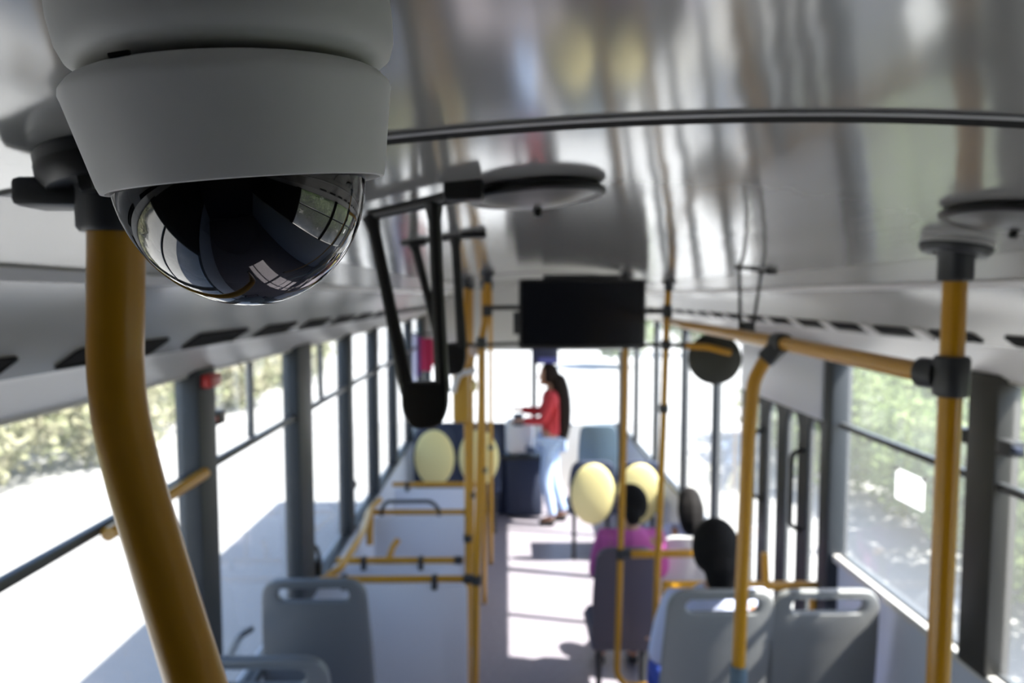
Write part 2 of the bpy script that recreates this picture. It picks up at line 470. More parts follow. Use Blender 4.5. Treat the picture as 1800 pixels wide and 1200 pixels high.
# ------------------------------------------------------------------ outdoors
GZ = -0.35
struct('ground', box((-90, -60, GZ - .2), (90, 160, GZ)), m_ground)
def leaf_mat(nm, a, b):
    m = bpy.data.materials.new(nm); m.use_nodes = True; t = m.node_tree; t.nodes.clear()
    o = t.nodes.new('ShaderNodeOutputMaterial'); ad = t.nodes.new('ShaderNodeMixShader'); ad.inputs[0].default_value = .45
    df = t.nodes.new('ShaderNodeBsdfDiffuse'); tl = t.nodes.new('ShaderNodeBsdfTranslucent')
    n = t.nodes.new('ShaderNodeTexNoise'); n.inputs['Scale'].default_value = 2.2; tc = t.nodes.new('ShaderNodeTexCoord')
    r = t.nodes.new('ShaderNodeValToRGB'); r.color_ramp.elements[0].color = (*a, 1); r.color_ramp.elements[1].color = (*b, 1)
    r.color_ramp.elements[0].position = .35; r.color_ramp.elements[1].position = .65
    t.links.new(tc.outputs['Object'], n.inputs['Vector']); t.links.new(n.outputs['Fac'], r.inputs['Fac'])
    for q in (df, tl): t.links.new(r.outputs['Color'], q.inputs['Color'])
    t.links.new(df.outputs[0], ad.inputs[1]); t.links.new(tl.outputs[0], ad.inputs[2]); t.links.new(ad.outputs[0], o.inputs[0])
    return m
m_leafl = leaf_mat('dry_yellow_green_leaves', (0.26, 0.28, 0.16), (0.40, 0.37, 0.27))
m_leafr = leaf_mat('fresh_green_leaves', (0.13, 0.19, 0.065), (0.27, 0.33, 0.16))
m_bark = mat('grey_brown_bark', (0.20, 0.15, 0.11), 0.9, noise=(12, .3))

def foliage(n, dims, size, seed, base=0.0, gap=.55):
    g = np.random.default_rng(seed)
    u = g.normal(size=(n, 3)); u /= np.linalg.norm(u, axis=1)[:, None]
    rad = g.uniform(gap, 1.0, n)[:, None] * (1 + .18 * np.sin(u[:, [0]] * 7 + seed) * np.cos(u[:, [1]] * 6 + 2 * seed))
    c = u * rad * np.array(dims) / 2; c[:, 2] += dims[2] / 2 + base
    a = g.normal(size=(n, 3)); a /= np.linalg.norm(a, axis=1)[:, None]
    b = np.cross(a, g.normal(size=(n, 3))); b /= np.linalg.norm(b, axis=1)[:, None]
    s = g.uniform(.6, 1.2, n)[:, None] * size
    v = np.stack([c - a * s, c - b * s * .45, c + a * s, c + b * s * .45], 1).reshape(-1, 3)
    me = bpy.data.meshes.new('foliage'); me.from_pydata(v.tolist(), [], np.arange(4 * n).reshape(n, 4).tolist())
    return me
def plant(nm, label, cat, loc, dims, n, size, seed, m, stem_h, stem_r, group=None):
    t = thing(nm, label, cat, loc, 0, group)
    f = part('foliage', foliage(n, dims, size, seed, stem_h), m, t, local=True); f['kind'] = 'stuff'
    hh = stem_h + dims[2] * .45
    part('trunk', tube([(0, 0, -.02), (.05, .02, hh * .5), (0, .05, hh)], [stem_r * 1.3, stem_r, stem_r * .5], 10), m_bark, t, local=True)
    return t
def hedge(nm, label, m, bushes):
    ms = [(foliage(n, dims, size, seed, 0.02), loc) for (loc, dims, n, size, seed) in bushes]
    vs_, fs_, o = [], [], 0
    for me, loc in ms:
        c = np.empty(len(me.vertices) * 3); me.vertices.foreach_get('co', c); c = c.reshape(-1, 3) + np.array(loc)
        vs_.append(c); fs_.append(np.arange(len(c)).reshape(-1, 4) + o); o += len(c); bpy.data.meshes.remove(me)
    out = bpy.data.meshes.new(nm); out.from_pydata(np.concatenate(vs_).tolist(), [], np.concatenate(fs_).tolist())
    h = part(nm, out, m); h['kind'] = 'stuff'; tag(h, label, 'hedge')
hedge('hedge', 'pale dry leafy bank across the white road on the driver side', m_leafl,
      [((-6.7 - .4 * (i % 3), y, GZ), (2.4, 2.6, 1.9 + .3 * ((i * 5) % 3)), 3000, .09, 11 + i) for i, y in enumerate(np.arange(-4, 24, 1.7))]
      + [((-9.6, y, GZ + .4), (3.6, 4.0, 4.2), 3500, .14, 60 + i) for i, y in enumerate(np.arange(-4, 26, 3.2))])
hedge('hedge', 'fresh green leafy hedge close outside the door side windows', m_leafr,
      [((4.75 + .25 * (i % 3), y, GZ), (1.9, 2.1, 1.45 + .22 * ((i * 3) % 4)), 3200, .08, 31 + i) for i, y in enumerate(np.arange(-3, 13.5, 1.4))]
      + [((7.6 + .5 * (i % 2), y, GZ), (2.6, 2.8, 2.4), 3000, .11, 81 + i) for i, y in enumerate(np.arange(-3, 12.5, 2.2))])
plant('tree', 'small green tree beyond the windscreen beside the road', 'tree', (4.4, 26, GZ), (2.6, 2.6, 2.4), 3000, .13, 95, m_leafr, .3, .1)
plant('tree', 'larger green tree beyond the windscreen, set farther off', 'tree', (8.5, 31, GZ), (3, 3, 3.4), 3000, .13, 96, m_leafr, .4, .12)

# ------------------------------------------------------------------ dome camera
def ceil_n(X):
    return Vector((-0.34 * (X - BX) * -1, 0, 1)).normalized()      # upward normal of the arched ceiling
o0 = P(406.7, 176.2, 0.2469)
Mc = frame_at(o0, (-.0895, -.1256, 1))
dc = thing('dome_camera', 'white dome security camera with smoked glass bubble, hanging from the shiny ceiling', 'camera', o0)
part('mount_base', lathe([(.0, .0085), (.045, .0085), (.0505, .0087), (.0545, .0115), (.0562, .0160), (.0568, .024), (.0563, .037), (.0552, .044), (0, .044)], 96, Mc @ Matrix.Translation((.0045, 0, 0)) @ Matrix.Diagonal((.965, .965, 1, 1))), m_camd, dc, label='grey drum shaped ceiling mount')
hs = part('housing', lathe([(.0, -.0255), (.0432, -.0255), (.0446, -.0262), (.0452, -.0285), (.0462, -.0300), (.0476, -.0298), (.0484, -.0275), (.0534, -.0010), (.0539, .0008), (.0536, .0024), (.0515, .0048), (.0500, .0056), (.046, .0058), (.0, .0058)], 96, Mc @ Matrix.Translation((.0021, 0, 0))), m_camw, dc)
part('notch', xf(box((-.0035, -.0006, -.0007), (.0035, .0006, .0007), .0003), Mc @ Matrix.Translation((-.0115, -.0485, .0062)) @ Matrix.Rotation(R(-13), 4, 'Z')), m_joint, hs)
for a in (-150, -38, 90):
    part('screw', xf(lathe([(0, -.0006), (.0014, -.0006), (.0016, 0), (.0016, .002), (0, .002)], 14), Mc @ Matrix.Rotation(R(a), 4, 'Z') @ Matrix.Translation((.0444, 0, -.0268))), m_blk, hs)
dp = [(.0429 * math.cos(R(a)), -.0262 - .0466 * math.sin(R(a))) for a in range(0, 91, 3)]
dp[-1] = (0, dp[-1][1])
part('dome_bubble', lathe(dp, 96, Mc), m_dome, dc, label='smoked clear half-sphere bubble')
part('camera_module', lathe([(0, -.0265), (.037, -.0265), (.0375, -.031), (.032, -.049), (.021, -.060), (.010, -.0635), (0, -.064)], 48, Mc), m_blk, dc, label='black camera module inside the bubble')
Ml = Mc @ Matrix.Translation((.004, -.016, -.047)) @ Matrix.Rotation(R(60), 4, 'X')
part('lens', lathe([(0, .018), (.006, .0185), (.0095, .0165), (.011, .012), (.011, -.004), (0, -.004)], 32, Ml), m_lens, dc)

# ------------------------------------------------------------------ grab poles
def flange(par, X, Y, r, m_top, m_ring, collar_r, collar_h, bolts=0):
    z = ceil_z(X); M = frame_at((X, Y, z), ceil_n(X))
    part('ceiling_flange', lathe([(0, -.016), (r * .82, -.016), (r, -.008), (r, -.002), (r * .97, 0), (0, 0)], 40, M), m_top, par)
    part('flange_ring', lathe([(r * .62, -.022), (r * .90, -.0215), (r * 1.01, -.014), (r * 1.01, -.0085), (r * .6, -.0085)], 40, M), m_ring, par)
    b = Vector((X, Y, z))
    part('collar', lathe([(0, -.010), (collar_r * 1.25, -.010), (collar_r, -.026), (collar_r, -collar_h), (collar_r * .9, -collar_h - .003), (0, -collar_h - .003)], 28, Matrix.Translation(b)), m_blk2, par)
    for k in range(bolts):
        a = 2 * math.pi * k / bolts + math.pi
        part('bolt', xf(lathe([(0, -.030), (.0065, -.030), (.0075, -.028), (.0075, -.020), (0, -.020)], 6), M @ Matrix.Translation((r * .72 * math.cos(a), r * .72 * math.sin(a), 0))), m_blk, par)

# the near bent pole
pl = [(205, 330, .440), (205, 400, .440), (204, 560, .440), (203, 640, .440), (211, 735, .437), (240, 855, .430), (290, 1020, .420), (345, 1200, .405)]
pts = [P(*q) for q in pl]; d = (pts[-1] - pts[-2]).normalized()
pts += [pts[-1] + d * .22]; e = pts[-1].copy(); pts += [Vector((e.x + .01, e.y - .02, e.z - .2)), Vector((e.x + .01, e.y - .02, 0.01))]
t = thing('grab_pole', 'thick bent yellow grab pole beside the dome camera, close to the viewer', 'pole', (e.x + .01, e.y - .02, 0))
pts[0].z = ceil_z(pts[0].x) - .03; pts[0].x = pts[1].x; pts[0].y = pts[1].y
part('pole', tube(pts, .0166, 28, .06), m_yel, t)
flange(t, pts[1].x, pts[1].y, .044, m_blk2, m_blk, .0225, .048, 4)
part('clamp_arm', xf(box((-.036, -.016, -.006), (.01, .016, .012), .004), Matrix.Translation(Vector((pts[1].x - .02, pts[1].y, ceil_z(pts[1].x) - .030)))), m_blk2, t)
part('floor_socket', lathe([(0, 0), (.05, 0), (.05, .008), (.026, .02), (.024, .06), (0, .06)], 28, Matrix.Translation((e.x + .01, e.y - .02, 0))), m_blk2, t)

# straight pole by the window on the door side, with the long hand rail
RX, RZ = 0.700, H - 0.1235
pa = P(1680, 470, 1.10)
t = thing('grab_pole', 'straight yellow grab pole with round pale ceiling flange, by the door side windows', 'pole', (pa.x, 1.10, 0))
part('pole', tube([(pa.x, 1.10, .01), (pa.x, 1.10, ceil_z(pa.x) - .03)], .0178, 24), m_yel, t)
flange(t, pa.x, 1.10, .052, m_lgrey, m_blk2, .026, .062, 0)
part('floor_socket', lathe([(0, 0), (.05, 0), (.05, .008), (.026, .02), (.024, .06), (0, .06)], 24, Matrix.Translation((pa.x, 1.10, 0))), m_blk2, t)
cz = P(1662, 660, 1.10).z
cl = part('clamp', tube([(pa.x, 1.10, cz - .034), (pa.x, 1.10, cz - .028), (pa.x, 1.10, cz + .026), (pa.x, 1.10, cz + .032)], [.024, .027, .027, .024], 24), m_blk2, t)
part('clamp_socket', tube([(pa.x - .01, 1.115, cz), (pa.x - .022, 1.145, cz + .001)], .0255, 20), m_blk2, cl)

t = thing('hand_rail', 'long yellow overhead hand rail running from the pole towards the front', 'rail', (RX, 1.13, cz))
ra = Vector((pa.x - .018, 1.14, cz)); rb = P(1372, 602, 1.72); rc = P(1215, 573, 2.5); rd = P(1180, 566, 3.26)
part('rail', tube([ra, rb, rc, rd], .0175, 20), m_yel, t)
part('clamp', tube([rb - Vector((0, .03, 0)), rb - Vector((0, .024, 0)), rb + Vector((0, .024, 0)), rb + Vector((0, .03, 0))], [.022, .025, .025, .022], 18), m_blk2, t)

# bent pole hanging from that rail down to the seat back
b0 = rb + Vector((0, 0, -.005)); pp = [b0, P(1345, 632, 1.73), P(1325, 668, 1.74), P(1316, 760, 1.74), P(1306, 980, 1.74), P(1298, 1175, 1.74)]
t = thing('grab_pole', 'yellow grab pole curving down from the long hand rail to the grey seat', 'pole', pp[-1])
part('pole', tube(pp, .0172, 20, .05), m_yel, t)
dd = (pp[1] - pp[0]).normalized()
part('clamp', tube([pp[0], pp[0] + dd * .05, pp[0] + dd * .056], [.024, .024, .021], 18), m_blk2, t)
part('lower_socket', tube([pp[-1] + Vector((0, 0, .01)), pp[-1] - Vector((0, 0, .004)), pp[-1] - Vector((0, 0, .5)), Vector((pp[-1].x, pp[-1].y, .01))], [.021, .022, .022, .022], 16), m_blues, t)

# poles that carry the monitor
TVY = 3.28
def pole_thing(label, path, r=.0165, m=m_yel, socket=True, cap=True, nm='grab_pole', clamps=()):
    pts = [Vector(p) for p in path]
    if cap: pts[0].z = ceil_z(pts[0].x) - .012
    t = thing(nm, label, 'pole', (pts[-1].x, pts[-1].y, 0))
    part('pole', tube(pts, r, 16, .05), m, t)
    if cap:
        M = Matrix.Translation((pts[0].x, pts[0].y, ceil_z(pts[0].x)))
        part('ceiling_cap', lathe([(0, .0), (.036, 0), (.038, -.008), (.03, -.018), (.022, -.024), (.021, -.055), (0, -.055)], 24, M), m_blk2, t)
    for (z, h) in clamps:
        i = min(range(len(pts) - 1), key=lambda k: 0 if pts[k].z >= z >= pts[k + 1].z else 9)
        a, b = pts[i], pts[i + 1]; f = (a.z - z) / max(a.z - b.z, 1e-6); c = a.lerp(b, f)
        part('clamp', tube([c + Vector((0, 0, h / 2)), c - Vector((0, 0, h / 2))], r + .007, 14), m_blk2, t)
    return t
zpx = lambda y, D: P(890, y, D).z
L0 = P(857, 480, 3.18); 
pole_thing('yellow pole holding the monitor at the driver side, kinked near its top', [L0, P(857, 545, 3.18), P(846, 600, 3.18), P(846, 700, 3.18), P(838, 1000, 3.18), (P(833, 1200, 3.18).x, 3.18, .01)], clamps=((zpx(546, 3.18), .05), (zpx(602, 3.18), .05), (zpx(1018, 3.18), .045)))
R0 = P(1176, 480, 3.30)
pole_thing('yellow pole holding the monitor at the door side, carrying a round dark disc', [R0, P(1172, 560, 3.30), P(1166, 750, 3.30), P(1155, 1020, 3.30), (P(1150, 1200, 3.30).x, 3.30, .01)], clamps=((zpx(547, 3.3), .06), (zpx(606, 3.3), .045), (zpx(718, 3.3), .04)))
pole_thing('yellow pole standing right before the passenger in the pink top', [P(1100, 500, 3.42), P(1099, 700, 3.42), P(1090, 1000, 3.42), P(1084, 1185, 3.42), P(1098, 1204, 3.42), P(1150, 1206, 3.42)], .0160, clamps=((zpx(974, 3.42), .05),))
for px, y, lab in ((822, 3.66, 'yellow pole at the aisle end of the second low partition'), (829, 4.47, 'yellow pole at the aisle end of the arched handle partition'), (851, 5.12, 'yellow pole at the aisle end of the farthest low partition'), (863, 5.9, 'yellow pole beside the aisle seat with the cream backrest')):
    q = P(px, 900, y)
    pole_thing(lab, [(q.x, y, 2), (q.x, y, 1.0), (q.x, y, .01)], .017, clamps=((1.05, .04),))
for i, (px, y) in enumerate(((1098, 5.6),)):
    q = P(px, 700, y)
    pole_thing('thin yellow pole far up the bus before the windscreen', [(q.x, y, 2), (q.x, y, 1.0), (q.x, y, .01)], .016, clamps=((zpx(672, y), .05),))

# ------------------------------------------------------------------ hand straps
def strap(label, tl, tr, bl, br, gb, thick, mount=True, wtop=.004, wall_m=m_blk, grip_h=.05, extra=None):
    """tl,tr = ends of the top bar; bl,br = where the two straps meet the grip; gb = lowest point of the grip"""
    tl, tr, bl, br, gb = [Vector(v) for v in (tl, tr, bl, br, gb)]
    mid = (tl + tr) / 2
    t = thing('hand_strap', label, 'strap', (mid.x, mid.y, mid.z), group=None)
    part('top_bar', tube([tl, tl.lerp(tr, .3), tl.lerp(tr, .7), tr], [thick * .8, thick * .75, thick * .8, thick * 1.0], 12), m_blk, t)
    part('strap', tube([tl - Vector((0, 0, thick * .3)), tl.lerp(bl, .1), tl.lerp(bl, .5), bl], [thick * 1.25, thick * .85, thick * .85, thick * 1.0], 12), m_blk, t)
    a = tl.lerp(tr, .70)
    part('strap', tube([a - Vector((0, 0, thick * .3)), a.lerp(br, .1), a.lerp(br, .5), br], [thick * 1.25, thick * .85, thick * .85, thick * 1.0], 12), m_blk, t)
    if mount:
        for e in ((tr, tl) if extra else (tr,)):
            zc = ceil_z(e.x)
            part('ceiling_mount', box((e.x - thick * 2.4, e.y - thick * 1.8, e.z - thick * .9), (e.x + thick * 2.4, e.y + thick * 1.8, zc + .004), thick * .5), m_blk, t)
    # grip: wide rounded paddle
    u = (br - bl); wd = u.length; u.normalize(); down = (gb - (bl + br) / 2); hgt = down.length; down.normalize()
    n = u.cross(down).normalized()
    M = Matrix((u, down, n)).transposed().to_4x4(); M.translation = (bl + br) / 2
    hw = wd / 2 + thick * .8
    out = round_poly([(-hw, -.012), (hw, -.012), (hw * .98, hgt * .5), (hw * .62, hgt), (-hw * .62, hgt), (-hw * .98, hgt * .5)], [.004, .004, .03, .02, .02, .03], 8)
    part('grip', plate(out, (), .018, .004, M), m_blk, t)
    return t
strap('big black hand strap hanging beside the dome camera, largest of the straps', P(652, 378, .80), P(815, 341, .72), P(717, 690, .76), P(778, 688, .76), P(748, 752, .76), .0085)
strap('smaller black hand strap hanging just behind the big one', P(727, 424, 1.30), P(832, 410, 1.26), P(777, 615, 1.28), P(812, 612, 1.28), P(797, 658, 1.28), .0100, extra=True)
strap('slim dark hand strap above the long hand rail on the door side', P(1300, 470, 2.12), P(1356, 479, 2.02), P(1301, 572, 2.12), P(1324, 572, 2.12), P(1312, 596, 2.12), .0058, extra=True)

# ------------------------------------------------------------------ round ceiling diffusers
def diffuser(label, X, Y, r=.076):
    z = ceil_z(X); M = frame_at((X, Y, z - .001), ceil_n(X))
    t = thing('ceiling_diffuser', label, 'air vent', (X, Y, z))
    part('body', lathe([(0, 0), (r * .86, 0), (r * .93, -.003), (r * .95, -.005), (0, -.005)], 48, M), m_grey, t)
    part('rim', lathe([(r * .82, -.0040), (r * .96, -.0035), (r, -.0060), (r, -.0105), (r * .96, -.0130), (r * .86, -.0120), (r * .82, -.0040)], 56, M), m_blk, t)
    part('dish', lathe([(r * .86, -.011), (r * .66, -.0155), (r * .42, -.020), (r * .2, -.0225), (0, -.0232)], 56, M), m_steel, t)
    part('centre_stud', xf(lathe([(0, -.032), (.0045, -.032), (.005, -.030), (.005, -.02), (0, -.02)], 14), M), m_blk, t)
q = P(942, 343, .79); diffuser('round black rimmed ceiling vent beside the big hand strap', q.x, .79, .079)
q = P(1788, 378, .84); diffuser('round dark ceiling vent beside the flange of the straight yellow pole', q.x, .84, .083)

# ------------------------------------------------------------------ monitor
a = P(912, 490, TVY); b = P(1134, 613, TVY)
t = thing('monitor', 'black flat monitor hung between two yellow poles across the aisle', 'monitor', ((a.x + b.x) / 2, TVY, b.z))
M = Matrix((Vector((1, 0, 0)), Vector((0, 0, 1)), Vector((0, -1, 0)))).transposed().to_4x4(); M.translation = (0, TVY + .02, 0)
part('casing', plate(rrect(a.x, b.z, b.x, a.z, .012), (), .045, .005, M), m_blk, t)
M2 = M.copy(); M2.translation = (0, TVY - .0035, 0)
part('screen', plate(rrect(a.x + .014, b.z + .018, b.x - .014, a.z - .014, .004), (), .002, 0, M2), m_screen, t)
br_ = P(955, 482, TVY); bq = P(1090, 482, TVY)
part('mounting_bar', box((br_.x, TVY + .01, a.z - .01), (bq.x, TVY + .05, br_.z), .005), m_blk2, t)
part('side_box', box((a.x - .026, TVY + .005, P(900, 588, TVY).z), (a.x + .002, TVY + .04, P(900, 548, TVY).z), .005), m_blk2, t)
ly = P(857, 541, 3.18)
part('bracket_arm', tube([(ly.x, 3.185, ly.z), (a.x - .06, TVY + .02, ly.z), (a.x + .02, TVY + .02, ly.z)], .0125, 10), m_blk, t)
ry = P(1174, 547, 3.30)
part('bracket_arm', tube([(ry.x, 3.30, ry.z), (b.x - .02, TVY + .02, ry.z)], .0125, 10), m_blk, t)
ly2 = P(848, 606, 3.18)
part('cross_bar', tube([(ly2.x - .10, 3.20, ly2.z), (ly2.x, 3.19, ly2.z), (a.x + .03, TVY + .02, ly2.z)], .008, 8), m_blk, t)
ry2 = P(1172, 606, 3.30)
part('cross_bar', tube([(ry2.x, 3.30, ry2.z), (b.x - .03, TVY + .02, ry2.z)], .010, 8), m_blk, t)

# round disc on a short arm
c = P(1256, 630, 3.22)
t = thing('round_mirror', 'round dark convex disc on a short arm from the door side monitor pole', 'mirror', c)
Md = frame_at(c, Vector((-.28, -1, .05)))
part('disc', lathe([(0, .022), (.04, .0205), (.08, .0155), (.11, .008), (.122, .001), (.124, -.004), (.118, -.012), (.06, -.022), (0, -.024)], 48, Md), m_lens if False else mat('dark_olive_disc', (.030, .031, .022), .5), t)
part('arm', tube([(ry2.x, 3.29, ry2.z), P(1208, 607, 3.26)], .011, 10), m_blk, t)
part('rod_reflection', tube([P(1205, 607, 3.20), P(1245, 610, 3.17), P(1284, 620, 3.17)], .016, 12), m_yel, t)  # yellow tube stands in for a reflection across the disc

# ------------------------------------------------------------------ seats
def seat_proto(name, label, cat, shell, pad, wd=.43, top=1.34, slot=True, loc=(0, 0, 0), group=None):
    """stands at the floor, faces +Y, backrest leaning to -Y"""
    t = thing(name, label, cat, loc, 0, group)
    lean = R(7); zb = .46
    hh = (top - zb) / math.cos(lean)
    Mb = Matrix.Translation((0, 0, zb)) @ Matrix.Rotation(lean, 4, 'X') @ Matrix((Vector((1, 0, 0)), Vector((0, 0, 1)), Vector((0, -1, 0)))).transposed().to_4x4()
    w0 = wd / 2
    out = round_poly([(-w0, 0), (w0, 0), (w0 * 1.0, hh * .55), (w0 * .90, hh), (-w0 * .90, hh), (-w0 * 1.0, hh * .55)], [.06, .06, .2, .085, .085, .2], 8)
    holes = [rrect(-w0 * .62, hh - .088, w0 * .62, hh - .034, .024)] if slot else []
    def curve_b(bm):
        for v in bm.verts: v.co.y += 1.3 * (v.co.x ** 2) * .35
        return bm
    bk = plate(out, holes, .030, .008, Mb); bmesh.ops.triangulate(bk, faces=bk.faces)
    part('backrest', curve_b(bk), shell, t, local=True)
    M2 = Mb @ Matrix.Translation((0, 0, -.026))
    part('back_pad', plate(round_poly([(-w0 * .85, .06), (w0 * .85, .06), (w0 * .78, hh - .13), (-w0 * .78, hh - .13)], .07, 8), (), .035, .012, M2), pad, t, local=True)
    part('seat', box((-w0, 0, .42), (w0, .43, .47), .02), shell, t, local=True)
    part('seat_pad', box((-w0 * .9, .04, .465), (w0 * .9, .42, .50), .018), pad, t, local=True)
    for sx in (-1, 1):
        part('leg', tube([(sx * w0 * .7, .08, .43), (sx * w0 * .7, .08, .05), (sx * w0 * .7, .08, 0.0)], [.018, .018, .03], 12), m_blk2, t, local=True)
    part('foot_bar', box((-w0 * .8, .05, .0), (w0 * .8, .11, .02), .004), m_blk2, t, local=True)
    return t
# pair on the door side: window seat in the sun, aisle seat in shade
sA = P(1271, 1037, 2.42); sB = P(1492, 1042, 2.42)
s1 = seat_proto('bus_seat', 'grey plastic seat back with a grip slot, crossed by the curving yellow pole', 'seat', m_seatr, m_navy, .43, sA.z, loc=(sA.x, 2.52, 0))
s2 = copy_tree(s1); s2.location.x = XR - .252
s2['label'] = 'sunlit pale grey seat back beside the door side window'
sL = P(549, 1018, 2.52)
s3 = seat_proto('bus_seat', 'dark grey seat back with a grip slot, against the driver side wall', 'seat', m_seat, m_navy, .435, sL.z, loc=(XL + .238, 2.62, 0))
part('side_bracket', tube([P(442, 1105, 2.52) + Vector((0, 0, 0)), P(420, 1118, 2.45), P(398, 1165, 2.42)], .013, 10, .03), m_seat, s3)
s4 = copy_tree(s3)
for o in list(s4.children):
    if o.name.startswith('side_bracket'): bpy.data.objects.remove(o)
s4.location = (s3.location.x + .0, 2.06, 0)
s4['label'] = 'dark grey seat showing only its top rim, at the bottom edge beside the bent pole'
# seat of the passenger in pink
sp = P(1097, 950, 3.52)
s5 = seat_proto('bus_seat', 'dusky grey seat back behind the passenger in pink', 'seat', mat('dusky_grey_seat_shell', (.10, .09, .115), .5), m_navy, .35, sp.z - .05, loc=(sp.x + .02, 3.62, 0), slot=False)
sq0 = P(1222, 945, 3.95)
s7 = seat_proto('bus_seat', 'pale seat back under the bowed dark head by the folding door', 'seat', m_lgrey, m_navy, .42, sq0.z, loc=(sq0.x, 4.03, 0), slot=False)
# blue-grey seats up front
sf = P(1053, 748, 7.1)
s6 = seat_proto('bus_seat', 'blue grey seat back near the windscreen with a pale stripe of sun', 'seat', m_blues, m_blues, .42, sf.z, loc=(sf.x, 7.2, 0), slot=False)

def cream_seat(label, x, y, ztop, rz):
    t = thing('cream_seat', label, 'seat', (x, y, 0), rz, None)
    hh = ztop - .48
    M = Matrix.Translation((0, 0, .48)) @ Matrix.Rotation(R(6), 4, 'X') @ Matrix((Vector((1, 0, 0)), Vector((0, 0, 1)), Vector((0, -1, 0)))).transposed().to_4x4()
    part('shell', plate(round_poly([(-.205, 0), (.205, 0), (.212, hh * .6), (.18, hh), (-.18, hh), (-.212, hh * .6)], [.05, .05, .15, .12, .12, .15], 8), (), .03, .008, M), m_navy, t, local=True)
    # padded oval cushion, both faces
    for sgn in (1, -1):
        bm = ellipsoid((0, 0, 0), (.195, .285, .035)); 
        part('back_cushion', xf(bm, M @ Matrix.Translation((0, hh - .30, sgn * .02))), m_cream, t, local=True)
    part('seat', box((-.21, 0, .43), (.21, .42, .48), .02), m_navy, t, local=True)
    part('seat_cushion', xf(ellipsoid((0, 0, 0), (.19, .19, .035)), Matrix.Translation((0, .22, .485))), m_cream, t, local=True)
    for sx in (-1, 1): part('leg', tube([(sx * .15, .1, .44), (sx * .15, .1, 0)], .02, 10), m_blk2, t, local=True)
    return t
q = P(745, 752, 6.5); cs = cream_seat('navy seat with oval cream cushion, driver side window place', max(q.x, XL + .27), 6.6, q.z, 0)
q2 = P(841, 752, 6.5); c2 = copy_tree(cs); c2.location.x = q2.x; c2['label'] = 'navy seat with oval cream cushion, driver side aisle place behind the yellow poles'
q3 = P(1044, 812, 5.85); c3 = cream_seat('bright cream cushioned seat ahead of the passenger in pink, aisle place', q3.x, 5.95, q3.z, 0)
q4 = P(1138, 812, 5.85); c4 = copy_tree(c3); c4.location.x = min(q4.x, XR - .26); c4['label'] = 'bright cream cushioned seat ahead of the passenger in pink, window place'

# ------------------------------------------------------------------ low partitions on the driver side
def partition(label, yD, y_px, xl, xr, clamps, panel_top, handle=None, bright=m_yel, endclamp=True):
    z = P(xl, y_px, yD).z; a = P(xl, y_px, yD); b = P(xr, y_px, yD)
    t = thing('low_partition', label, 'partition', ((a.x + b.x) / 2, yD, 0))
    part('top_rail', tube([(max(a.x, XL + .03), yD, z), (b.x, yD, z)], .0175, 16), bright, t)
    part('panel', plate(rrect(max(a.x + .01, XL + .02), .10, b.x - .03, z - panel_top, .03), (), .018, .004, Matrix((Vector((1, 0, 0)), Vector((0, 0, 1)), Vector((0, -1, 0)))).transposed().to_4x4() @ Matrix.Translation((0, 0, -yD))), m_white, t)
    for px in clamps:
        c = P(px, y_px, yD)
        part('clamp', box((c.x - .014, yD - .024, z - .05), (c.x + .014, yD + .022, z + .022), .006), m_blk2, t)
    if endclamp:
        part('end_clamp', tube([(b.x - .05, yD, z), (b.x - .005, yD, z)], .023, 14), m_blk2, t)
    for sx in (.12, .85):
        xx = a.x + (b.x - a.x) * sx
        part('foot', tube([(xx, yD, .11), (xx, yD, 0)], .016, 10), m_blk2, t)
    if handle:
        h0, h1 = P(handle[0], y_px, yD), P(handle[1], y_px, yD)
        hz = P(0, handle[2], yD).z
        part('handle', tube([(h0.x, yD - .01, z - .02), (h0.x, yD - .01, z + .02), (h0.x + .03, yD - .01, hz), (h1.x - .05, yD - .01, hz), (h1.x, yD - .01, z + .02), (h1.x, yD - .01, z - .02)], .013, 12, .05), m_blk2, t)
    return t
partition('low white partition with yellow top rail, nearest one behind the dark grey seat', 3.36, 1018, 548, 832, (605, 764), .028)
partition('low white partition with ochre rail, second one along the driver side', 3.66, 985, 592, 815, (640, 740), .028)
partition('low white partition topped by an arched black handle', 4.47, 900, 655, 828, (), .03, (672, 772, 882))
partition('low white partition before the cream seats, farthest along the driver side', 5.12, 851, 690, 848, (716,), .03)
# side rail linking them along the windows
t = thing('side_rail', 'pale yellow rail rising along the window ledge between the low partitions', 'rail', P(590, 1005, 3.40))
part('rail', tube([P(575, 1012, 3.38), P(597, 1000, 3.42), P(622, 962, 3.60), P(638, 935, 3.9), P(650, 895, 4.40), P(668, 878, 4.55)], .019, 14, .08), m_yel, t)
part('rail_brace', tube([P(652, 896, 4.40), P(650, 940, 4.36), P(650, 958, 4.34)], .022, 12), m_yel, t)
t = thing('diagonal_brace', 'short slanted yellow brace on the ochre rail of the second low partition', 'brace', P(690, 984, 3.68))
part('brace', tube([P(682, 986, 3.68), P(690, 962, 3.72), P(700, 948, 3.75)], .018, 12), m_yel, t)
# dark grab loop at the wall end of the first rail
t = thing('grab_loop', 'small black loop standing at the wall end of the nearest yellow rail', 'loop', P(552, 1005, 3.33))
part('loop', tube([P(549, 1006, 3.33), P(546, 970, 3.33), P(553, 957, 3.33), P(560, 970, 3.33), P(562, 1006, 3.33)], .010, 10, .03), m_blk, t)
part('block', box(P(546, 1008, 3.34), P(563, 985, 3.31) + Vector((0, 0.0, 0)), .004), m_blk, t)

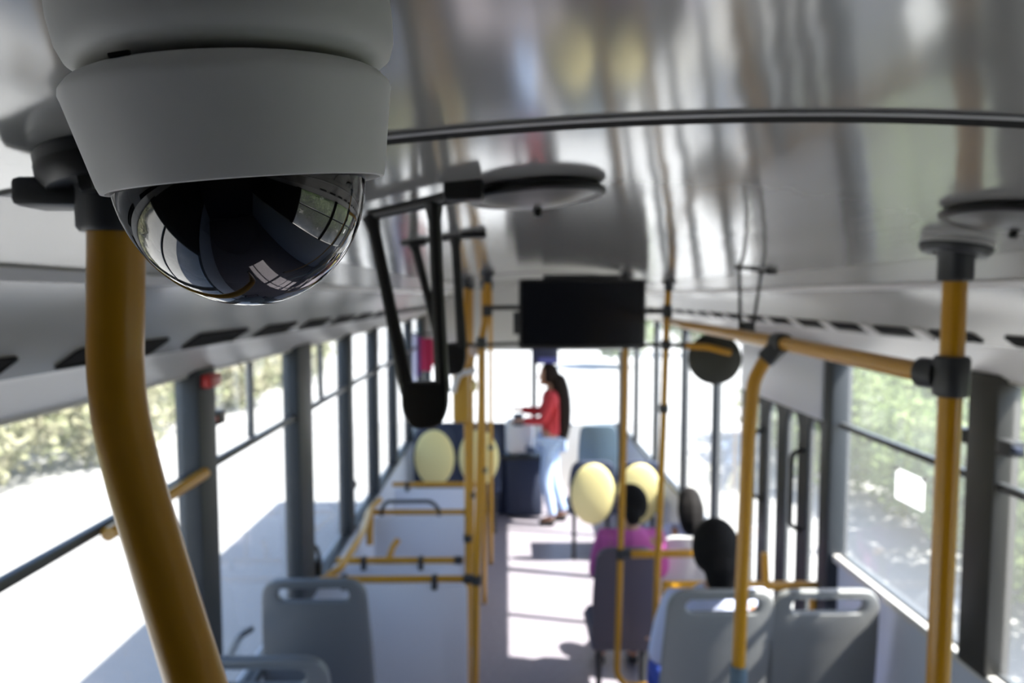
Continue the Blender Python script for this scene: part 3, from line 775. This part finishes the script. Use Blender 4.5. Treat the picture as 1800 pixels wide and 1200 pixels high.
# rail by the door side, in front of the door
za = P(1330, 1028, 3.02)
t = thing('door_rail', 'bright yellow low rail between the grey seats and the folding door', 'rail', (za.x, 3.02, za.z))
part('rail', tube([P(1166, 1028, 3.02), P(1440, 1029, 3.02)], .020, 16), m_yel, t)
part('post', tube([P(1346, 1030, 3.02), P(1344, 972, 3.02)], .018, 12), m_yel, t)
part('leg', tube([P(1170, 1028, 3.02), Vector((P(1170, 1028, 3.02).x, 3.02, .0))], .017, 12), m_yel, t)
part('leg', tube([P(1430, 1030, 3.02), Vector((P(1430, 1028, 3.02).x, 3.02, .0))], .017, 12), m_yel, t)
t = thing('seat_rail', 'short yellow rail behind the passenger in pink', 'rail', P(1160, 972, 3.42))
part('rail', tube([P(1092, 974, 3.42), P(1228, 972, 3.42)], .020, 14), m_yel, t)
part('end_clamp', tube([P(1090, 974, 3.40), P(1108, 974, 3.40)], .024, 12), m_blk2, t)

# lit stretch of the window rail and small fittings on the window pillars
t = thing('lit_rail_bar', 'short yellow bar as the lit stretch of the window rail behind the bent pole', 'bar', P(312, 846, 2.0))
gx = XL + .05
part('bar', tube([(gx, 1.55, P(0, 0, 1).z * 0 + Z_RAIL - .004), (gx, 2.06, Z_RAIL + .006)], .017, 12), m_yel, t)  # yellow colour stands in for light on this part of the rail
def latch(label, X, s, y, z, m2, big=1.0):
    t = thing('window_latch', label, 'latch', (X, y, z))
    part('body', box((X - .03 if s < 0 else X - .015, y - .03 * big, z - .022), (X + .015 if s < 0 else X + .03, y + .03 * big, z + .022), .005), m_blk2, t)
    part('lever', box((X - .012, y - .045 * big, z - .008), (X + .012, y - .02 * big, z + .010), .003), m2, t)
latch('small dark latch with red lever on the pillar behind the bent pole', XL + .02, -1, 2.235, P(372, 732, 2.25).z, m_red)
latch('small dark latch low on the slim driver side pillar', XL + .02, -1, 4.19, P(606, 855, 4.15).z, m_blk)
q = P(1722, 765, 2.06); latch('dark latch on the thick door side pillar, facing the aisle', XR - .02, 1, 2.07, q.z, m_blk)
q = P(1790, 785, 1.9); latch('dark blue latch at the far edge of the thick door side pillar', XR - .02, 1, 1.885, q.z, m_navy)
t = thing('hammer_box', 'small red emergency box at the top of the dark window pillar', 'box', P(345, 668, 2.1))
hz = P(345, 668, 2.13).z
part('casing', box((XL + .03, 2.085, hz - .02), (XL + .062, 2.175, hz + .02), .006), m_red, t)
part('lid', box((XL + .062, 2.095, hz - .013), (XL + .066, 2.165, hz + .013), .002), mat('pale_red_plastic', (.6, .18, .18), .4), t)
# notice on the door side window
q = P(1609, 860, 2.38)
t = thing('notice_sheet', 'blank white sheet stuck on the door side window glass', 'sheet', (XR + .004, 2.38, q.z))
part('sheet', box((XR + .009, 2.30, q.z - .055), (XR + .0105, 2.47, q.z + .055)), glass_mat('thin_white_paper', (.3, .3, .3), 0, 0, 4, .5, scatter=.75), t)
for k in (-1, 1): part('tape', box((XR + .0085, 2.385 + k * .08 - .012, q.z + .046), (XR + .009, 2.385 + k * .08 + .012, q.z + .062)), m_lgrey, t)

# cloth banner by the windscreen
t = thing('cloth_banner', 'red and white striped cloth banner at the windscreen, seen through the big strap', 'banner', P(745, 600, 7.3))
x0 = P(719, 600, 7.3).x; x1 = P(776, 600, 7.3).x; zt = P(0, 588, 7.3).z; zb = P(0, 672, 7.3).z
def cloth(xa, xb, za_, zb_, y):
    bm = bmesh.new(); n = 10; rows = []
    for i in range(n + 1):
        x = xa + (xb - xa) * i / n; yy = y + .015 * math.sin(x * 60)
        rows.append((bm.verts.new((x, yy, za_)), bm.verts.new((x, yy, zb_))))
    for a_, b_ in zip(rows, rows[1:]): bm.faces.new((a_[0], a_[1], b_[1], b_[0]))
    bmesh.ops.solidify(bm, geom=bm.faces[:], thickness=.006); return bm
xs_ = [x0 + (x1 - x0) * k for k in (0, .22, .34, .72, 1)]
for k, mm in enumerate((mat('lavender_cloth', (.70, .68, .80), .8), mat('violet_cloth', (.20, .12, .30), .8), mat('crimson_cloth', (.45, .04, .12), .8), mat('rose_cloth', (.62, .12, .16), .8))):
    part('stripe', cloth(xs_[k], xs_[k + 1], zt - .02 * k, zb + .06 * k, 7.3), mm, t)
part('rod', tube([(x0 - .03, 7.3, zt + .008), (x1 + .03, 7.3, zt + .008)], .01, 10), m_blk2, t)
part('hanger', tube([((x0 + x1) / 2 - .1, 7.3, zt), ((x0 + x1) / 2 - .1, 7.6, zt + .02), ((x0 + x1) / 2 - .1, 7.8, zt + .06)], .014, 8), mat('teal_plastic', (.03, .12, .13), .5), t)

# yellow ticket box on the pole
q = P(812, 690, 3.64)
t = thing('ticket_box', 'rounded yellow box with a white hood on the poles past the hand straps', 'box', q)
part('casing', box((q.x - .050, 3.61, P(0, 745, 3.62).z), (q.x + .040, 3.69, P(0, 655, 3.62).z), .02), mat('amber_plastic', (.52, .30, .04), .4), t)
part('bend', tube([P(796, 690, 3.58), P(806, 657, 3.60), P(836, 650, 3.60)], .016, 12, .03), m_white, t)  # white tube curving over the top of the casing
part('highlight', xf(ellipsoid((0, 0, 0), (.015, .015, .032)), Matrix.Translation(P(834, 678, 3.6))), m_cream, t)  # cream blob modelled as the white highlight on the casing
part('knob', xf(ellipsoid((0, 0, 0), (.028, .028, .03)), Matrix.Translation(P(833, 616, 3.6))), mat('pale_pink_plastic', (.62, .52, .48), .5), t)
part('stem', tube([P(833, 616, 3.6), P(828, 655, 3.62)], .012, 10), m_yel, t)

# driver's console and fare machine
cx0 = P(888, 800, 7.35).x; cx1 = P(958, 800, 7.35).x
t = thing('driver_console', 'dark navy driver console standing beside the woman in red', 'console', ((cx0 + cx1) / 2, 7.4, 0))
part('cabinet', box((cx0, 7.2, 0), (cx1 - .03, 7.75, P(0, 806, 7.3).z), .04), m_navy, t)
part('dash_top', xf(box((cx0 - .05, -.28, -.03), (cx1, .30, .03), .02), Matrix.Translation((0, 7.5, P(0, 806, 7.3).z + .01)) @ Matrix.Rotation(R(1.5), 4, 'X')), m_blk2, t)
part('side_panel', box((XL + .04, 7.3, 0), (cx0, 7.36, 1.0), .01), m_navy, t)
q = P(913, 765, 7.3)
t = thing('fare_machine', 'rounded white fare machine with a dark screen, the woman reaching for it', 'machine', (q.x, 7.3, P(0, 795, 7.3).z))
part('casing', box((P(888, 0, 7.3).x, 7.24, P(0, 797, 7.3).z), (P(940, 0, 7.3).x, 7.42, P(0, 738, 7.3).z), .05, 4), mat('bright_white_plastic', (.85, .85, .87), .35), t)
sc_ = part('display', box((P(902, 0, 7.2).x, 7.19, P(0, 750, 7.2).z), (P(921, 0, 7.2).x, 7.25, P(0, 728, 7.2).z), .012), mat('slate_blue_plastic', (.07, .10, .16), .3), t)
part('foot', tube([P(905, 798, 7.33), P(906, 778, 7.33)], .05, 14), m_lgrey, t)
part('tray', box((P(925, 0, 7.2).x, 7.15, P(0, 796, 7.2).z), (P(946, 0, 7.2).x, 7.26, P(0, 788, 7.2).z), .008), mat('slate_blue_plastic', (.07, .10, .16), .3), t)
# dark sign below the header
q = P(961, 628, 7.7)
t = thing('route_sign', 'small dark blue sign hanging from the header above the woman', 'sign', q)
part('panel', box((P(936, 0, 7.7).x, 7.68, P(0, 640, 7.7).z), (P(984, 0, 7.7).x, 7.73, P(0, 606, 7.7).z), .008), mat('dark_indigo_plastic', (.025, .03, .075), .4), t)
part('stripe', box((P(948, 0, 7.7).x, 7.676, P(0, 638, 7.7).z), (P(982, 0, 7.7).x, 7.681, P(0, 629, 7.7).z)), mat('indigo_plastic', (.12, .13, .42), .4), t)

# ------------------------------------------------------------------ people
def chain(nodes, edges, names, grow=1.0, add=0.0):
    idx = {n: i for i, n in enumerate(names)}
    ed = [(idx[a], idx[b]) for a, b in edges if a in idx and b in idx]
    def rr(r): return tuple(q * grow + add for q in r) if isinstance(r, tuple) else r * grow + add
    return skin([(nodes[n][0], rr(nodes[n][1])) for n in names], ed, 1)

BODY_E = [('pelvis', 'waist'), ('waist', 'chest'), ('chest', 'neck'), ('neck', 'skull'),
          ('chest', 'shl'), ('shl', 'ell'), ('ell', 'wrl'), ('chest', 'shr'), ('shr', 'elr'), ('elr', 'wrr'),
          ('pelvis', 'hil'), ('hil', 'knl'), ('knl', 'anl'), ('anl', 'tol'), ('pelvis', 'hir'), ('hir', 'knr'), ('knr', 'anr'), ('anr', 'tor')]

def hand_bm(wr, el, curl=.5, side=1):
    """palm, four fingers and a side thumb at the wrist, pointing along the forearm"""
    d = (wr - el).normalized(); s_ = d.cross(Vector((0, 0, 1))).normalized() * side; u = s_.cross(d).normalized() * side
    bms = [skin([(wr - d * .01, .026), (wr + d * .045, (.036, .022)), (wr + d * .085, (.038, .018))], [(0, 1), (1, 2)], 1)]
    for k, L in enumerate((.066, .076, .070, .055)):
        b = wr + d * .075 + s_ * (.030 - .020 * k)
        p1 = b + d * L * .5 - u * .01 * curl; p2 = p1 + (d * .6 - u * curl).normalized() * L * .3; p3 = p2 + (d * .3 - u * curl * 1.2).normalized() * L * .28
        bms.append(skin([(b, .0098), (p1, .0092), (p2, .0085), (p3, .0075)], [(0, 1), (1, 2), (2, 3)], 1))
    b = wr + d * .03 + s_ * .03
    bms.append(skin([(b, .012), (b + d * .03 + s_ * .022, .0105), (b + d * .055 + s_ * .020 - u * .012, .009)], [(0, 1), (1, 2)], 1))
    return join(*bms)

def person(label, loc, rz, J, top_m, leg_m, hair, shoe_m=m_blk, head_rot=None, sleeves='long', hair_m=m_hair, curl=.5):
    t = thing('person', label, 'person', loc, rz)
    hc = J['head'][0]; Mh = Matrix.Translation(hc) @ (head_rot or Matrix.Identity(4))
    body_n = [n for n in J if n != 'head']
    bms = [chain(J, BODY_E, body_n, .93)]
    hd = ellipsoid((0, 0, 0), (.074, .094, .112))
    for v in hd.verts:                                                # jaw, brow and flat face
        if v.co.z < -.02: v.co.x *= 1 - .28 * (-v.co.z - .02) / .09; v.co.y = v.co.y * (1 - .12 * (-v.co.z - .02) / .09) + .012 * (-v.co.z - .02) / .09
        if v.co.y > .07: v.co.y = .07 + (v.co.y - .07) * .5
    nose = skin([(Vector((0, .078, .012)), .009), (Vector((0, .094, -.012)), .011), (Vector((0, .100, -.026)), .013), (Vector((0, .082, -.034)), .011)], [(0, 1), (1, 2), (2, 3)], 1)
    lips = ellipsoid((0, .078, -.058), (.024, .012, .009)); chin = ellipsoid((0, .068, -.092), (.026, .022, .018))
    ears = [ellipsoid((sx * .074, -.005, -.005), (.010, .019, .031)) for sx in (-1, 1)]
    bms += [xf(q, Mh) for q in (hd, nose, lips, chin, *ears)]
    for sd_, e, w_ in ((-1, 'ell', 'wrl'), (1, 'elr', 'wrr')):
        bms.append(hand_bm(Vector(J[w_][0]), Vector(J[e][0]), curl, sd_))
    part('body', remesh(join(*bms), .0075), m_skin, t, local=True, angle=80)
    for sx in (-1, 1):
        e = part('eye', xf(ellipsoid((sx * .031, .0745, .014), (.013, .008, .0085), u=12, v=8), Mh), m_white, t, local=True)
        part('iris', xf(ellipsoid((sx * .031, .0805, .014), (.0055, .003, .0055), u=10, v=6), Mh), m_lens, e, local=True)
    arms = ['shl', 'ell', 'wrl', 'shr', 'elr', 'wrr'] if sleeves == 'long' else ['shl', 'shr']
    J = dict(J); E2 = BODY_E + [('chest', 'collar'), ('pelvis', 'belt')]
    J['collar'] = (J['chest'][0].lerp(J['neck'][0], .66), (.088, .066)); J['belt'] = (J['pelvis'][0].lerp(J['waist'][0], .45), tuple((a_ + b_) / 2 for a_, b_ in zip(J['pelvis'][1], J['waist'][1])))
    up_ = join(chain(J, E2, ['waist', 'pelvis', 'chest'] + arms, 1.0, .016), skin([(J['chest'][0] - Vector((0, 0, .03)), (.165, .12)), (J['chest'][0].lerp(J['neck'][0], .35), (.165, .115)), (J['chest'][0].lerp(J['neck'][0], .72), (.115, .095)), (J['chest'][0].lerp(J['neck'][0], .98), (.070, .070))], [(0, 1), (1, 2), (2, 3)], 1))
    part('top', remesh(up_, .010), top_m, t, local=True, angle=80)
    lg = chain(J, E2, ['pelvis', 'hil', 'knl', 'anl', 'hir', 'knr', 'anr'], 1.0, .011)
    part('trousers', remesh(lg, .010), leg_m, t, local=True, angle=80)
    for a, b in (('anl', 'tol'), ('anr', 'tor')):
        A, B = Vector(J[a][0]), Vector(J[b][0]); d = (B - A); d.z = 0; d.normalize()
        part('shoe', remesh(skin([(A - d * .03 + Vector((0, 0, -.05)), .036), (A + d * .06 + Vector((0, 0, -.05)), .040), (A + d * .15 + Vector((0, 0, -.06)), .032)], [(0, 1), (1, 2)], 1), .009), shoe_m, t, local=True)
    # hair cap, open at the face
    cap = ellipsoid((0, -.012, .012), (.090, .104, .118), u=28, v=20)
    for v in cap.verts:
        if v.co.y > .035 and v.co.z < .068: v.co.y = .035 - (v.co.y - .035) * .2
        if v.co.z < -.06: v.co.z = -.06 - (-.06 - v.co.z) * .5
    hb = [xf(cap, Mh)]
    for pts, rs in hair: hb.append(skin([(Vector(p), r) for p, r in zip(pts, rs)], [(i, i + 1) for i in range(len(pts) - 1)], 1))
    part('hair', remesh(join(*hb), .010), hair_m, t, local=True, angle=80)
    return t

V = Vector
def standing():
    return {'pelvis': (V((0, 0, .93)), (.15, .105)), 'waist': (V((0, .01, 1.08)), (.125, .09)), 'chest': (V((0, 0, 1.27)), (.15, .10)), 'neck': (V((0, .0, 1.42)), .048), 'skull': (V((0, .02, 1.50)), .05),
            'shl': (V((-.165, -.01, 1.355)), .052), 'ell': (V((-.20, .06, 1.11)), .040), 'wrl': (V((-.14, .28, 1.10)), .027),
            'shr': (V((.165, -.01, 1.355)), .052), 'elr': (V((.19, .12, 1.14)), .040), 'wrr': (V((.13, .34, 1.17)), .027),
            'hil': (V((-.085, 0, .86)), .085), 'knl': (V((-.09, .05, .48)), .058), 'anl': (V((-.09, -.03, .09)), .040), 'tol': (V((-.09, .10, .045)), .034),
            'hir': (V((.085, 0, .86)), .085), 'knr': (V((.09, -.02, .48)), .058), 'anr': (V((.09, -.14, .09)), .040), 'tor': (V((.10, .0, .045)), .034),
            'head': (V((0, .035, 1.555)), 0)}
def seated(lean=.0, turn=0.0, sh=.36, arm=.30):
    z0 = .615
    return {'pelvis': (V((0, 0, z0)), (.155, .11)), 'waist': (V((0, .0 + lean * .3, z0 + .16)), (.125, .095)), 'chest': (V((0, lean * .7, z0 + .37)), (.15, .10)), 'neck': (V((0, lean, z0 + .52)), .047), 'skull': (V((0, lean + .02, z0 + .585)), .05),
            'shl': (V((-.165, lean * .85, z0 + .455)), .052), 'ell': (V((-.20, lean + .06, z0 + .20)), .041), 'wrl': (V((-.15, lean + arm, z0 + .13)), .027),
            'shr': (V((.165, lean * .85, z0 + .455)), .052), 'elr': (V((.20, lean + .06, z0 + .20)), .041), 'wrr': (V((.13, lean + arm, z0 + .13)), .027),
            'hil': (V((-.09, .04, z0 - .02)), .088), 'knl': (V((-.11, .44, z0 - .03)), .060), 'anl': (V((-.11, .46, .09)), .041), 'tol': (V((-.11, .60, .045)), .034),
            'hir': (V((.09, .04, z0 - .02)), .088), 'knr': (V((.11, .44, z0 - .03)), .060), 'anr': (V((.11, .46, .09)), .041), 'tor': (V((.11, .60, .045)), .034),
            'head': (V((0, lean + .035, z0 + .635)), 0)}
m_redj = mat('red_jacket_cloth', (.50, .035, .045), .8); m_jean = mat('pale_blue_denim', (.42, .55, .80), .85, noise=(40, .12)); m_jean2 = mat('royal_blue_cloth', (.03, .07, .36), .8)
m_pink = mat('magenta_pink_cloth', (.50, .10, .33), .85); m_pale = mat('pale_lavender_cloth', (.55, .60, .80), .85); m_dusk = mat('dark_plum_cloth', (.06, .04, .07), .85)
TOP = .615 + .635 + .130
def sit(t, ztop): t.scale = (ztop / TOP,) * 3
wp = P(968, 930, 7.0)
person('woman standing in a red jacket and pale jeans with very long dark hair', (wp.x, 7.0, 0), R(82), standing(), m_redj, m_jean,
       [([(0, -.05, 1.58), (0, -.085, 1.46), (.03, -.115, 1.30), (.05, -.12, 1.10), (.05, -.11, .92), (.04, -.10, .82)], [.085, .10, .105, .098, .08, .045])], hair_m=mat('dark_brown_hair', (.018, .012, .010), .8, spec=.15))
sp2 = P(1112, 850, 3.82)
t = person('seated passenger in a magenta pink top with short black hair', (sp2.x - .01, 3.80, 0), 0, seated(.0), m_pink, m_dusk,
       [([(0, -.05, 1.26), (0, -.075, 1.15)], [(.06, .05), (.045, .035)])], head_rot=Matrix.Rotation(R(38), 4, 'Z')); sit(t, sp2.z)
sq = P(1224, 862, 4.22)
t = person('seated passenger with bowed dark head beside the door, pale top', (sq.x - .03, 4.20, 0), R(-6), seated(.07), m_pale, m_dusk,
       [([(0, .10, 1.33), (0, .07, 1.25), (0, .01, 1.13), (0, -.02, 1.02)], [.085, .118, .105, .06])], head_rot=Matrix.Rotation(R(-30), 4, 'X')); sit(t, sq.z)
sr = P(1262, 908, 2.74)
t = person('seated passenger with rounded black hair and pale blue shirt, behind the grey seat back', (sr.x - .01, 2.70, 0), 0, seated(.0), m_pale, m_jean2,
       [([(0, -.035, 1.27), (0, -.05, 1.17), (0, -.05, 1.10)], [.085, .07, .04])], head_rot=Matrix.Rotation(R(-6), 4, 'Z')); sit(t, sr.z)
